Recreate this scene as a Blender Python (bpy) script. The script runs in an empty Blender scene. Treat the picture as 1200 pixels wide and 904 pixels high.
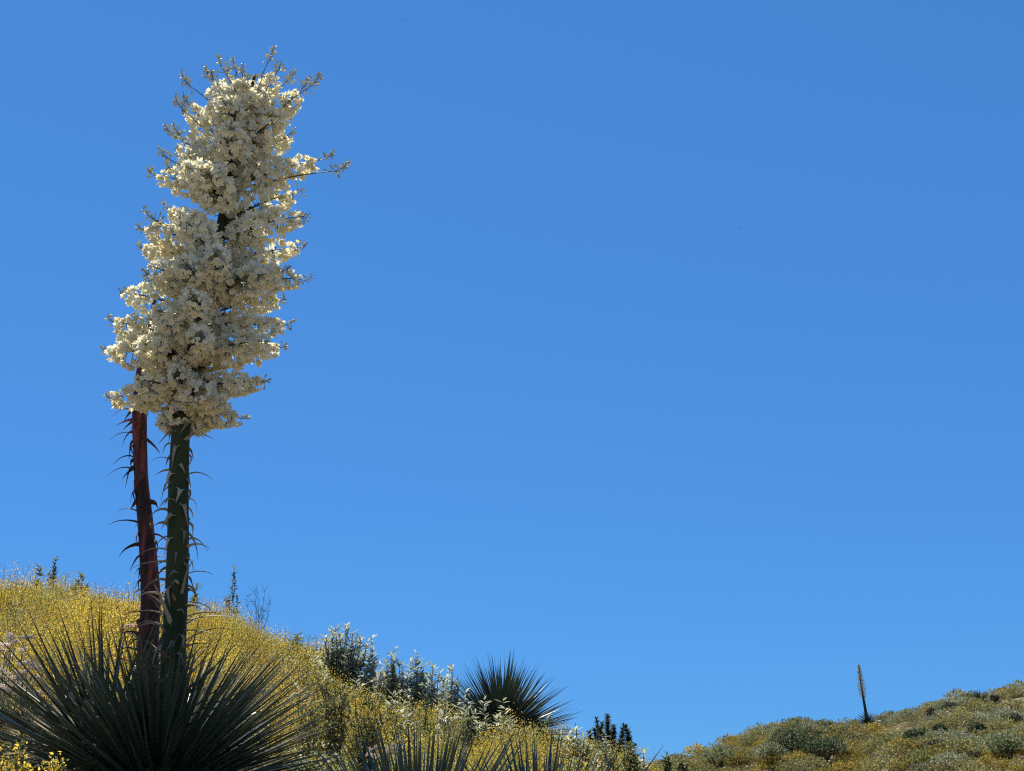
import bpy, math, random
import numpy as np
from mathutils import Vector, Matrix, Quaternion

random.seed(7)
rng = np.random.default_rng(11)
SC = bpy.context.scene
COL = SC.collection
R = math.radians

# ------------------------------------------------------------------ camera
FPX, CX, CY = 1500.0, 600.0, 452.0          # focal length and centre in photo pixels (1200 wide)
PITCH = R(20.0)
CAM = Vector((0, 0, 1.6))
cam_d = bpy.data.cameras.new('camera')
cam_d.sensor_width = 36.0
cam_d.lens = 36.0 * FPX / 1200.0
cam_d.clip_start = 0.05
cam_d.clip_end = 8000
cam = bpy.data.objects.new('camera', cam_d)
cam.location = CAM
cam.rotation_euler = (math.pi / 2 + PITCH, 0, 0)
COL.objects.link(cam)
SC.camera = cam

# ------------------------------------------------------------------ sky, sun, exposure
SUN_EL, SUN_AZ = R(64), R(-28)               # azimuth from +Y towards +X
world = bpy.data.worlds.new('World')
SC.world = world
world.use_nodes = True
wn = world.node_tree
bg = wn.nodes['Background']
sky = wn.nodes.new('ShaderNodeTexSky')
sky.sky_type = 'NISHITA'
sky.sun_disc = False
sky.sun_elevation = SUN_EL
sky.sun_rotation = SUN_AZ
sky.air_density = 1.0
sky.dust_density = 0.0
sky.ozone_density = 5.0
sky.altitude = 300
gam = wn.nodes.new('ShaderNodeGamma')
gam.inputs['Gamma'].default_value = 0.5
mul = wn.nodes.new('ShaderNodeMix')
mul.data_type = 'RGBA'
mul.blend_type = 'MULTIPLY'
mul.inputs['Factor'].default_value = 1.0
mul.inputs[7].default_value = (0.58, 1.60, 3.05, 1)
wn.links.new(sky.outputs[0], gam.inputs['Color'])
wn.links.new(gam.outputs[0], mul.inputs[6])
wn.links.new(mul.outputs[2], bg.inputs['Color'])
bg.inputs['Strength'].default_value = 0.0536

sun_d = bpy.data.lights.new('sun', 'SUN')
sun_d.energy = 5.0
sun_d.angle = R(0.53)
sun_d.color = (1.0, 0.93, 0.78)
sun = bpy.data.objects.new('sun', sun_d)
sdir = Vector((math.sin(SUN_AZ) * math.cos(SUN_EL), math.cos(SUN_AZ) * math.cos(SUN_EL), math.sin(SUN_EL)))
sun.rotation_euler = sdir.to_track_quat('Z', 'Y').to_euler()
sun.location = (0, 0, 30)
COL.objects.link(sun)

SC.view_settings.view_transform = 'Standard'
SC.view_settings.look = 'None'
SC.view_settings.exposure = 0.90
SC.view_settings.gamma = 1.0
SC.view_settings.use_curve_mapping = False
SC.render.engine = 'CYCLES'
SC.cycles.max_bounces = 8
SC.cycles.transmission_bounces = 6
SC.cycles.use_denoising = False
SC.cycles.pixel_filter_type = 'BLACKMAN_HARRIS'
SC.cycles.filter_width = 1.2

# ------------------------------------------------------------------ pixels -> places
def ray(px, py):
    u, v = (px - CX) / FPX, -(py - CY) / FPX
    return np.array([u, math.cos(PITCH) - v * math.sin(PITCH), math.sin(PITCH) + v * math.cos(PITCH)])

def at(px, py, Y):
    d = ray(px, py)
    return Vector(d * (Y / d[1])) + CAM

def mpp(px, py, Y):                           # metres per photo pixel at that place
    d = ray(px, py)
    return (Y / d[1]) / FPX

# ------------------------------------------------------------------ terrain height
def table(pts):                               # (px, py, distance) -> azimuth, crest height, distance
    out = []
    for px, py, D in pts:
        d = ray(px, py)
        out.append((math.degrees(math.atan2(d[0], d[1])), 1.6 + D * d[2] / math.hypot(d[0], d[1]), D))
    return np.array(out)

NEAR = table([(-500, 715, 13.5), (-200, 715, 13.3), (0, 728, 13), (120, 731, 12.8), (250, 752, 12.4), (340, 792, 12),
              (420, 838, 11.8), (520, 864, 11.6), (600, 882, 11.4), (700, 930, 10.6), (760, 956, 10.2), (850, 995, 10),
              (1000, 1060, 10), (1200, 1150, 10)])
NEAR = np.vstack([[(-180, 0.2, 12), (-110, 0.3, 12), (-70, 2.2, 13)], NEAR, [(60, 0.0, 10), (110, 0.0, 11), (180, 0.2, 12)]])
FAR = table([(200, 985, 70), (600, 950, 70), (780, 903, 68), (850, 889, 69), (900, 874, 70), (940, 865, 70), (1000, 862, 71),
             (1050, 846, 71), (1120, 826, 72), (1200, 815, 72), (1400, 790, 74), (1800, 770, 78)])
FAR = np.vstack([[(-180, -6, 70), (-60, -6, 70)], FAR, [(90, 12, 80), (140, -6, 75), (180, -6, 70)]])
G_T = np.array([0, .1, .2, .35, .42, .6, .8, 1.0])
G_V = np.array([0, .02, .2, .42, .5, .68, .86, 1.0])

_a, _b, _c = at(492, 960, 4.75), at(632, 975, 4.9), at(588, 850, 10.9)
MOUNDS = [(_a.x, 4.75, .09, .40), (_b.x, 4.9, .05, .40), (_c.x, 10.9, .05, .6)]   # soil heaped up round old rosettes

def height(x, y):
    x = np.asarray(x, float); y = np.asarray(y, float)
    r = np.hypot(x, y) + 1e-6
    az = np.degrees(np.arctan2(x, y))
    H = np.interp(az, NEAR[:, 0], NEAR[:, 1]); D = np.interp(az, NEAR[:, 0], NEAR[:, 2])
    g = np.interp(np.minimum(r / D, 1), G_T, G_V)
    q = np.maximum(r - D, 0)
    fall = np.where(q < 4, 0.10 * q - 0.055 * q * q, 0.4 - 0.88 - 0.34 * (q - 4))
    near = np.maximum(H * g + fall, -7)
    H2 = np.interp(az, FAR[:, 0], FAR[:, 1]); D2 = np.interp(az, FAR[:, 0], FAR[:, 2])
    t = np.clip((r - 26) / (D2 - 26), 0, 1)
    far = -7 + (H2 + 7) * (0.75 * t + 0.25 * np.sin(t * math.pi / 2))
    q2 = np.maximum(r - D2, 0)
    far = far - np.minimum(0.001 * q2 ** 2 + 0.02 * q2, 6 + 0.02 * q2)
    k = 0.6
    z = np.maximum(near, far) + k * np.exp(-np.abs(near - far) / k) * 0.3
    amp = np.clip((r - 2) / 8, 0, 1)
    z = z + amp * (0.05 * np.sin(1.7 * x + 0.6 * y) * np.sin(1.3 * y - 0.4 * x + 1.0) + 0.025 * np.sin(4.1 * x + 1.3) * np.sin(3.7 * y))
    amp2 = np.clip((r - 25) / 20, 0, 1)
    z = z + amp2 * (0.30 * np.sin(0.31 * x + 0.5) * np.sin(0.23 * y + 0.12 * x))
    for mx, my, ma, ms in MOUNDS:
        z = z + ma * np.exp(-((x - mx) ** 2 + (y - my) ** 2) / (2 * ms * ms))
    return z

def hz(x, y):
    return float(height(x, y))

# ------------------------------------------------------------------ materials
def nodes_of(m):
    m.use_nodes = True
    n = m.node_tree
    for k in list(n.nodes):
        n.nodes.remove(k)
    return n

def leafmat(name, c1, c2, trans=0.3, rough=0.5, spec=0.3, tcol=None, objvar=0.25, bump=0.0):
    """two-tone leaf: colour varies per leaf (mesh island) and per plant"""
    m = bpy.data.materials.new(name)
    n = nodes_of(m); L = n.links
    out = n.nodes.new('ShaderNodeOutputMaterial')
    geo = n.nodes.new('ShaderNodeNewGeometry')
    oi = n.nodes.new('ShaderNodeObjectInfo')
    mix = n.nodes.new('ShaderNodeMix'); mix.data_type = 'RGBA'
    L.new(geo.outputs['Random Per Island'], mix.inputs['Factor'])
    mix.inputs[6].default_value = (*c1, 1); mix.inputs[7].default_value = (*c2, 1)
    mr = n.nodes.new('ShaderNodeMapRange')
    L.new(oi.outputs['Random'], mr.inputs['Value'])
    mr.inputs['To Min'].default_value = 1 - objvar; mr.inputs['To Max'].default_value = 1 + objvar
    hs = n.nodes.new('ShaderNodeHueSaturation')
    L.new(mr.outputs[0], hs.inputs['Value']); L.new(mix.outputs[2], hs.inputs['Color'])
    p = n.nodes.new('ShaderNodeBsdfPrincipled')
    L.new(hs.outputs[0], p.inputs['Base Color'])
    p.inputs['Roughness'].default_value = rough
    p.inputs['Specular IOR Level'].default_value = spec
    if trans > 0:
        tr = n.nodes.new('ShaderNodeBsdfTranslucent')
        if tcol:
            tm = n.nodes.new('ShaderNodeMix'); tm.data_type = 'RGBA'; tm.blend_type = 'MULTIPLY'
            tm.inputs['Factor'].default_value = 1
            L.new(hs.outputs[0], tm.inputs[6]); tm.inputs[7].default_value = (*tcol, 1)
            L.new(tm.outputs[2], tr.inputs['Color'])
        else:
            L.new(hs.outputs[0], tr.inputs['Color'])
        ms = n.nodes.new('ShaderNodeMixShader'); ms.inputs[0].default_value = trans
        L.new(p.outputs[0], ms.inputs[1]); L.new(tr.outputs[0], ms.inputs[2])
        L.new(ms.outputs[0], out.inputs['Surface'])
    else:
        L.new(p.outputs[0], out.inputs['Surface'])
    return m

def noisemat(name, cols, scale, rough=0.7, stretch=(1, 1, 1), bump=0.3, spec=0.3, coord='Object', bscale=None):
    m = bpy.data.materials.new(name)
    n = nodes_of(m); L = n.links
    out = n.nodes.new('ShaderNodeOutputMaterial')
    tc = n.nodes.new('ShaderNodeTexCoord')
    mp = n.nodes.new('ShaderNodeMapping'); mp.inputs['Scale'].default_value = stretch
    L.new(tc.outputs[coord], mp.inputs['Vector'])
    nz = n.nodes.new('ShaderNodeTexNoise'); nz.inputs['Scale'].default_value = scale
    nz.inputs['Detail'].default_value = 6
    L.new(mp.outputs[0], nz.inputs['Vector'])
    cr = n.nodes.new('ShaderNodeValToRGB')
    e = cr.color_ramp.elements
    e[0].position = 0.3; e[1].position = 0.7
    e[0].color = (*cols[0], 1); e[1].color = (*cols[-1], 1)
    for i, c in enumerate(cols[1:-1]):
        k = e.new(0.3 + 0.4 * (i + 1) / (len(cols) - 1)); k.color = (*c, 1)
    L.new(nz.outputs['Fac'], cr.inputs[0])
    p = n.nodes.new('ShaderNodeBsdfPrincipled')
    p.inputs['Roughness'].default_value = rough
    p.inputs['Specular IOR Level'].default_value = spec
    L.new(cr.outputs[0], p.inputs['Base Color'])
    if bump:
        b = n.nodes.new('ShaderNodeBump'); b.inputs['Strength'].default_value = bump; b.inputs['Distance'].default_value = 0.02
        L.new(nz.outputs['Fac'], b.inputs['Height']); L.new(b.outputs[0], p.inputs['Normal'])
    L.new(p.outputs[0], out.inputs['Surface'])
    return m

M = {}
M['soil'] = noisemat('soil', [(0.10, 0.075, 0.045), (0.19, 0.145, 0.09), (0.26, 0.21, 0.14)], 2.2, 0.95, bump=0.6)
M['stalk'] = noisemat('stalk_green', [(0.018, 0.028, 0.009), (0.034, 0.046, 0.014), (0.055, 0.062, 0.02)], 9, 0.6, (1, 1, .25), 0.15, 0.12)
M['red_stalk'] = noisemat('stalk_red', [(0.016, 0.010, 0.008), (0.06, 0.02, 0.014), (0.26, 0.06, 0.045)], 30, 0.7, (1, 1, .16), 0.8)
M['petal'] = leafmat('petal', (0.84, 0.81, 0.65), (0.90, 0.885, 0.79), 0.42, 0.6, 0.15, (1.0, 0.955, 0.745), 0.05)
M['bud'] = leafmat('bud', (0.42, 0.44, 0.28), (0.74, 0.72, 0.56), 0.3, 0.5, 0.2, None, 0.1)
M['twig'] = leafmat('flower_stem', (0.07, 0.06, 0.025), (0.15, 0.135, 0.06), 0.0, 0.6, 0.2)
M['bract'] = leafmat('bract', (0.20, 0.17, 0.12), (0.36, 0.31, 0.23), 0.15, 0.7, 0.2, None, 0.35)
M['bract_dry'] = leafmat('bract_dry', (0.40, 0.33, 0.22), (0.58, 0.50, 0.36), 0.15, 0.7, 0.2, None, 0.3)
M['bract_red'] = leafmat('bract_red', (0.16, 0.035, 0.025), (0.26, 0.08, 0.06), 0.15, 0.6, 0.2, None, 0.4)
M['bract_dark'] = leafmat('bract_dark', (0.045, 0.03, 0.025), (0.12, 0.08, 0.06), 0.1, 0.6, 0.2, None, 0.4)
M['blade'] = leafmat('yucca_leaf', (0.026, 0.042, 0.028), (0.072, 0.096, 0.066), 0.05, 0.27, 0.6, None, 0.3)
M['blade_dry'] = leafmat('yucca_leaf_dry', (0.42, 0.34, 0.22), (0.55, 0.46, 0.32), 0.1, 0.6, 0.3, None, 0.2)
M['flower_y'] = leafmat('deerweed_flower', (0.76, 0.53, 0.045), (0.88, 0.68, 0.13), 0.52, 0.6, 0.1, None, 0.15)
M['flower_o'] = leafmat('deerweed_flower_old', (0.50, 0.26, 0.03), (0.62, 0.38, 0.06), 0.35, 0.6, 0.1, None, 0.2)
M['herb'] = leafmat('deerweed_leaf', (0.31, 0.265, 0.05), (0.60, 0.47, 0.11), 0.5, 0.6, 0.15, None, 0.25)
M['herb2'] = leafmat('herb_green', (0.18, 0.20, 0.05), (0.38, 0.36, 0.10), 0.5, 0.6, 0.15, None, 0.25)
M['straw'] = leafmat('dry_herb', (0.34, 0.26, 0.13), (0.50, 0.41, 0.24), 0.3, 0.7, 0.15, None, 0.25)
M['herb_stem'] = leafmat('herb_stem', (0.14, 0.12, 0.045), (0.24, 0.20, 0.08), 0.0, 0.7, 0.1)
M['sage'] = leafmat('sage_leaf', (0.22, 0.26, 0.15), (0.54, 0.56, 0.42), 0.40, 0.5, 0.35, None, 0.15)
M['sage_pale'] = leafmat('sage_leaf_pale', (0.23, 0.27, 0.18), (0.46, 0.48, 0.37), 0.38, 0.5, 0.35, None, 0.15)
M['dark_leaf'] = leafmat('dark_leaf', (0.035, 0.055, 0.035), (0.075, 0.10, 0.06), 0.15, 0.6, 0.2, None, 0.1)
M['mid_leaf'] = leafmat('mid_leaf', (0.07, 0.10, 0.04), (0.18, 0.21, 0.09), 0.40, 0.6, 0.2, None, 0.15)
M['wood'] = leafmat('shrub_wood', (0.05, 0.038, 0.028), (0.11, 0.085, 0.06), 0.0, 0.8, 0.1)
M['white_fl'] = leafmat('buckwheat_flower', (0.74, 0.66, 0.56), (0.88, 0.83, 0.75), 0.5, 0.7, 0.1)
M['f_olive'] = leafmat('far_olive', (0.18, 0.165, 0.05), (0.34, 0.29, 0.09), 0.3, 0.7, 0.1, None, 0.25)
M['f_yellow'] = leafmat('far_yellow', (0.34, 0.25, 0.035), (0.50, 0.36, 0.07), 0.3, 0.7, 0.1, None, 0.25)
M['f_grey'] = leafmat('far_grey', (0.20, 0.22, 0.12), (0.40, 0.40, 0.26), 0.25, 0.7, 0.1, None, 0.2)
M['f_brown'] = leafmat('far_brown', (0.07, 0.05, 0.04), (0.16, 0.12, 0.09), 0.1, 0.8, 0.1, None, 0.2)
M['bud_far'] = leafmat('spike_bud', (0.40, 0.34, 0.16), (0.62, 0.55, 0.32), 0.4, 0.6, 0.2)
M['twig_dark'] = leafmat('withered_twig_shade', (0.030, 0.026, 0.012), (0.085, 0.07, 0.03), 0.1, 0.7, 0.1)  # inner twigs and withered buds, darkness of the plume's inside put into the colour
M['insect'] = leafmat('bird_dark', (0.01, 0.01, 0.012), (0.02, 0.02, 0.02), 0.0, 0.7, 0.1)

# ------------------------------------------------------------------ mesh building
class MB:
    def __init__(self):
        self.v = []; self.f = []; self.m = []; self.n = 0; self.mats = []

    def mi(self, mat):
        if mat not in self.mats:
            self.mats.append(mat)
        return self.mats.index(mat)

    def add(self, V, F, mat):
        V = np.asarray(V, float)
        self.v.append(V)
        k = self.mi(mat)
        for f in F:
            self.f.append([i + self.n for i in f]); self.m.append(k)
        self.n += len(V)

    def stamp(self, T, P, X, Yv, Z, S, mat):
        """copies of template T=(V,F) with origins P (n,3), axes X,Y,Z (n,3), sizes S (n) or (n,3)"""
        V, F = T
        P = np.asarray(P, float); n = len(P)
        if n == 0:
            return
        S = np.asarray(S, float)
        if S.ndim == 1:
            S = np.repeat(S[:, None], 3, 1)
        W = (P[:, None, :] + V[None, :, 0:1] * (X * S[:, 0:1])[:, None, :] + V[None, :, 1:2] * (Yv * S[:, 1:2])[:, None, :]
             + V[None, :, 2:3] * (Z * S[:, 2:3])[:, None, :])
        nv = len(V)
        self.v.append(W.reshape(-1, 3))
        k = self.mi(mat)
        for i in range(n):
            o = self.n + i * nv
            for f in F:
                self.f.append([j + o for j in f])
        self.m.extend([k] * (n * len(F)))
        self.n += n * nv

    def tube(self, pts, rad, mat, sides=5, cap=True):
        pts = [Vector(p) for p in pts]
        if not hasattr(rad, '__len__'):
            rad = [rad] * len(pts)
        V = []; ref = Vector((0.3, 1, 0.1)).normalized()
        for i, p in enumerate(pts):
            t = (pts[min(i + 1, len(pts) - 1)] - pts[max(i - 1, 0)]).normalized()
            a = t.cross(ref)
            if a.length < 1e-3:
                a = t.cross(Vector((1, 0, 0)))
            a.normalize(); b = t.cross(a)
            for k in range(sides):
                w = 2 * math.pi * k / sides
                V.append(p + (a * math.cos(w) + b * math.sin(w)) * rad[i])
        F = []
        for i in range(len(pts) - 1):
            for k in range(sides):
                k2 = (k + 1) % sides
                F.append((i * sides + k, i * sides + k2, (i + 1) * sides + k2, (i + 1) * sides + k))
        if cap:
            F.append(tuple(range(sides))[::-1]); o = (len(pts) - 1) * sides
            F.append(tuple(o + k for k in range(sides)))
        self.add([tuple(v) for v in V], F, mat)

    def mesh(self, name, smooth=False):
        me = bpy.data.meshes.new(name)
        V = np.concatenate(self.v) if self.v else np.zeros((0, 3))
        me.from_pydata(V.tolist(), [], self.f)
        for m in self.mats:
            me.materials.append(m)
        me.polygons.foreach_set('material_index', np.array(self.m, dtype=np.int32))
        if smooth:
            me.polygons.foreach_set('use_smooth', np.ones(len(self.f), dtype=bool))
        me.update()
        return me

    def build(self, name, parent=None, smooth=False, loc=None):
        o = bpy.data.objects.new(name, self.mesh(name, smooth))
        COL.objects.link(o)
        if parent:
            o.parent = parent
        if loc is not None:
            o.location = loc
        return o

def tag(o, label, cat, group=None, kind=None):
    if label: o['label'] = label
    if cat: o['category'] = cat
    if group: o['group'] = group
    if kind: o['kind'] = kind
    return o

def thing(name, loc, label, cat, group=None):
    o = bpy.data.objects.new(name, None)
    o.empty_display_size = 0.1
    o.location = loc
    COL.objects.link(o)
    return tag(o, label, cat, group)

def put(name, me, parent, mat4):
    o = bpy.data.objects.new(name, me)
    COL.objects.link(o)
    o.parent = parent
    o.matrix_local = mat4
    return o

def unit(a):
    a = np.asarray(a, float)
    return a / np.maximum(np.linalg.norm(a, axis=-1, keepdims=True), 1e-9)

def frames(Z, twist=None):
    """axes with given Z directions (n,3) and random roll"""
    Z = unit(Z); n = len(Z)
    r = unit(rng.normal(size=(n, 3)))
    X = unit(np.cross(r, Z)); Y = np.cross(Z, X)
    return X, Y, Z

def frames_face(Z, N):
    """Z along the leaf, Y nearest to N (the leaf's upper side)"""
    Z = unit(Z); X = unit(np.cross(N, Z)); Y = np.cross(Z, X)
    return X, Y, Z

# leaf-like templates: along +Z, width in X, upper side +Y
LANCE = (np.array([(0, 0, 0), (-.10, .03, .3), (0, 0, .32), (.10, .03, .3), (-.09, .0, .68), (0, -.04, .7), (.09, .0, .68), (0, -.09, 1)]),
         [(0, 2, 1), (0, 3, 2), (1, 2, 5, 4), (2, 3, 6, 5), (4, 5, 7), (5, 6, 7)])
OVAL = (np.array([(0, 0, 0), (-.26, .05, .4), (0, 0, .45), (.26, .05, .4), (0, -.06, 1)]), [(0, 2, 1), (0, 3, 2), (1, 2, 4), (2, 3, 4)])
CHIP = (np.array([(0, 0, 0), (-.4, .1, .5), (0, -.1, 1), (.4, .1, .5)]), [(0, 3, 2, 1)])
OCT = (np.array([(0, 0, -.5), (.42, 0, 0), (0, .42, 0), (-.42, 0, 0), (0, -.42, 0), (0, 0, .5)]),
       [(0, 2, 1), (0, 3, 2), (0, 4, 3), (0, 1, 4), (5, 1, 2), (5, 2, 3), (5, 3, 4), (5, 4, 1)])

def flower_template(openness):
    V = []; F = []
    prof = [(0.05, 0.0, 0.07), (0.20 + 0.25 * openness, 0.30 - 0.05 * openness, 0.26), (0.34 + 0.42 * openness, 0.66 - 0.12 * openness, 0.25), (0.36 + 0.62 * openness, 1.0 - 0.25 * openness, 0.0)]
    for k in range(6):
        a = 2 * math.pi * k / 6 + (0.12 if k % 2 else 0)
        jl = 1 + 0.12 * math.sin(k * 2.3 + openness * 9)
        c, s = math.cos(a), math.sin(a)
        o = len(V)
        for i, (r, z, w) in enumerate(prof):
            r *= jl; z *= jl
            cup = 0.05 if 0 < i < 3 else 0
            if i == 0 or i == 3:
                V.append((r * c, r * s, z))
            else:
                for e in (-1, 0, 1):
                    rr = r - (cup if e else 0)
                    V.append((rr * c - e * w * s, rr * s + e * w * c, z))
        F += [(o, o + 2, o + 1), (o, o + 3, o + 2), (o + 1, o + 2, o + 5, o + 4), (o + 2, o + 3, o + 6, o + 5), (o + 4, o + 5, o + 7), (o + 5, o + 6, o + 7)]
    return (np.array(V), F)

FLOWERS = [flower_template(q) for q in (0.15, 0.5, 0.9)]

# ------------------------------------------------------------------ the ground: one sheet
def build_ground():
    rs = np.concatenate([[0.0], np.linspace(0.6, 20, 110), np.geomspace(20.6, 120, 90), np.geomspace(126, 4000, 26)])
    na = 300
    az = np.concatenate([np.linspace(-45, 45, 220, endpoint=False), np.linspace(45, 315, na - 220, endpoint=False)])
    az = np.radians(az)
    X = rs[1:, None] * np.sin(az)[None]; Y = rs[1:, None] * np.cos(az)[None]
    Z = height(X, Y)
    V = np.concatenate([[(0, 0, hz(0, 0))], np.stack([X, Y, Z], -1).reshape(-1, 3)])
    F = [(0, 1 + (i + 1) % na, 1 + i) for i in range(na)]
    for j in range(len(rs) - 2):
        for i in range(na):
            i2 = (i + 1) % na
            F.append((1 + j * na + i, 1 + j * na + i2, 1 + (j + 1) * na + i2, 1 + (j + 1) * na + i))
    mb = MB(); mb.add(V, F, M['soil'])
    o = mb.build('ground', smooth=True)
    o['kind'] = 'structure'
build_ground()

# ------------------------------------------------------------------ yucca pieces
def blade_mesh(name, L, w, bend, mat):
    """stiff narrow leaf of triangular section along +Z, upper side +Y, curving towards -Y"""
    V = []; n = 6
    for i in range(n):
        t = i / (n - 1)
        ww = w * (0.75 + 0.35 * math.sin(math.pi * min(t * 1.4, 1))) * (1 - t ** 2.6) * 0.5 + 0.0006
        y = -bend * t * t * L
        z = L * t
        V += [(-ww, y + ww * 0.30, z), (ww, y + ww * 0.30, z), (0, y - ww * 0.35, z)]
    F = [(0, 1, 2)]
    for i in range(n - 1):
        o = i * 3
        for a, b in ((0, 1), (1, 2), (2, 0)):
            F.append((o + b, o + a, o + 3 + a, o + 3 + b))
    F.append((3 * n - 1, 3 * n - 2, 3 * n - 3))
    mb = MB(); mb.add(V, F, mat)
    return mb.mesh(name)

BLADES = [blade_mesh('leaf', 0.7, 0.0155, b, M['blade']) for b in (-0.03, 0.015, 0.04, 0.07)]
BLADES_DRY = [blade_mesh('dry_leaf', 0.7, 0.018, b, M['blade_dry']) for b in (0.05, 0.2)]
BLADES_MID = [blade_mesh('leaf', 0.7, 0.025, b, M['blade']) for b in (-0.03, 0.0, 0.05)]
BLADES_FAR = [blade_mesh('leaf', 0.7, 0.045, b, M['blade']) for b in (0.0, 0.05)]

def mat_from(x, y, z, loc, s=1.0):
    m = Matrix.Identity(4)
    for i in range(3):
        m[i][0] = x[i] * s; m[i][1] = y[i] * s; m[i][2] = z[i] * s; m[i][3] = loc[i]
    return m

def rosette(root, n, length, th0, th1, blades, off=(0, 0, 0), dry=0, core=0.05, keep=None, power=0.75):
    made = 0
    for i in range(n):
        t = (i + 0.5) / n
        th = R(th0 + (th1 - th0) * t ** power + random.uniform(-4, 4))
        ph = i * 2.39996 + random.uniform(-.12, .12)
        d = Vector((math.sin(th) * math.cos(ph), math.sin(th) * math.sin(ph), math.cos(th)))
        if keep and not keep(d):
            continue
        side = Vector((-math.sin(ph), math.cos(ph), 0))
        up = d.cross(side) * -1
        if up.z < 0: up = -up
        x = up.cross(d).normalized(); y = d.cross(x)
        isdry = dry and i > n - dry * 3 and i % 3 == 0
        me = random.choice(BLADES_DRY if isdry else blades)
        s = length / 0.7 * random.uniform(0.82, 1.06) * (0.66 + 0.34 * math.sin(th) ** 1.3)
        p = Vector(off) + Vector((d.x * core, d.y * core, 0.02 + 0.16 * (1 - t)))
        mm = mat_from(x, y, d, p, s) @ Matrix.Rotation(random.uniform(-.5, .5), 4, 'Z') @ Matrix.Diagonal((random.uniform(.65, 1.35), random.uniform(.8, 2.2) * random.choice([1, 1, 1, -1]), 1, 1))
        put('dry_leaf' if isdry else 'leaf', me, root, mm)
        made += 1
    return made

def bract_mesh(name, L, w, curve, mat):
    """strip along a curve in the XZ plane (X outwards, Z up), folded along its middle, given thickness"""
    V = []; n = len(curve); th = 0.0032
    cs = [Vector((c[0], 0, c[1])) * L for c in curve]
    for i, c in enumerate(cs):
        t = i / (n - 1)
        ww = w * 0.5 * (1 - t) ** 1.1 + 0.0007
        tang = (cs[min(i + 1, n - 1)] - cs[max(i - 1, 0)]).normalized()
        nrm = Vector((-tang.z, 0, tang.x))
        fold = nrm * ww * 0.35
        for s in (0, 1):
            e = nrm * (th * (1 - 0.7 * t)) * s
            V += [c + Vector((0, -ww, 0)) + fold + e, c + e, c + Vector((0, ww, 0)) + fold + e]
    F = []
    for i in range(n - 1):
        o = i * 6; q = o + 6
        F += [(o, o + 1, q + 1, q), (o + 1, o + 2, q + 2, q + 1), (o + 4, o + 3, q + 3, q + 4), (o + 5, o + 4, q + 4, q + 5),
              (o + 3, o, q, q + 3), (o + 2, o + 5, q + 5, q + 2)]
    mb = MB(); mb.add([tuple(v) for v in V], F, mat)
    return mb.mesh(name)

HANG = [(-.05, .10), (.10, .10), (.20, -.02), (.26, -.25), (.30, -.55), (.34, -.9)]       # folded back down the stalk
CLAW = [(-.05, 0), (.15, .06), (.36, .05), (.58, -.03), (.78, -.18), (.95, -.40)]          # out, then down
SPIKE = [(-.05, 0), (.2, .10), (.42, .16), (.65, .18), (.85, .15), (1.0, .08)]             # long, straight out
RISE = [(-.03, 0), (.12, .2), (.28, .42), (.46, .6), (.66, .72), (.86, .78)]
def bract_set(mats):
    out = {}
    for k, (c, L, w) in {'hang': (HANG, .075, .034), 'claw': (CLAW, .12, .03), 'spike': (SPIKE, .20, .028), 'rise': (RISE, .15, .018)}.items():
        out[k] = [bract_mesh('bract', L, w, c, m) for m in mats]
    return out
BR_GREEN = bract_set([M['bract'], M['bract'], M['bract_dry']])
BR_RED = bract_set([M['bract_red'], M['bract_dark'], M['bract_dark']])

def spline(pts, n):
    P = np.array([tuple(p) for p in pts]); k = len(P)
    t = np.linspace(0, k - 1, n); out = []
    for u in t:
        i = min(int(u), k - 2); f = u - i
        p0, p1, p2, p3 = P[max(i - 1, 0)], P[i], P[i + 1], P[min(i + 2, k - 1)]
        out.append(0.5 * ((2 * p1) + (p2 - p0) * f + (2 * p0 - 5 * p1 + 4 * p2 - p3) * f * f + (3 * p1 - p0 - 3 * p2 + p3) * f ** 3))
    return np.array(out)

def stalk_points(pix, Y, base):
    pts = []; rad = []
    for px, py, w in pix:
        pts.append(at(px, py, Y)); rad.append(0.5 * w * mpp(px, py, Y))
    return pts, rad

# ------------------------------------------------------------------ main flowering yucca
YM = 5.5
b0 = at(198, 905, YM)
main_base = Vector((b0.x, YM, hz(b0.x, YM)))
yucca = thing('flowering_yucca', main_base, 'tall yucca with cream-white flower plume on a dark green stalk above a spiky rosette', 'yucca')
pix = [(201, 885, 29), (203, 810, 29), (204, 750, 28), (206.5, 700, 27), (208.5, 640, 25.5), (209.5, 560, 23.5), (214, 480, 20.5), (226, 410, 17),
       (246, 330, 14), (260, 260, 11), (272, 195, 8), (286, 135, 6), (299, 88, 3)]
sp, sr = stalk_points(pix, YM, main_base)
sp = [main_base + Vector((0, 0, -0.03))] + sp
sr = [sr[0]] + sr
axis = spline(sp, 90); arad = np.interp(np.linspace(0, len(sr) - 1, 90), range(len(sr)), sr)
mb = MB(); mb.tube([tuple(Vector(p) - main_base) for p in axis], list(arad), M['stalk'], 18)
stalk = mb.build('stalk', yucca, smooth=True)

def axis_at_py(py, ax=None, Y=YM):            # point of the stalk seen at photo row py
    ax = axis if ax is None else ax
    best = None
    for i in range(len(ax)):
        d = ax[i] - np.array(CAM)
        u = d @ np.array([0, math.cos(PITCH), math.sin(PITCH)]); v = d @ np.array([0, -math.sin(PITCH), math.cos(PITCH)])
        y = CY - FPX * v / u
        if best is None or abs(y - py) < best[0]:
            best = (abs(y - py), i)
    return best[1]

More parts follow.
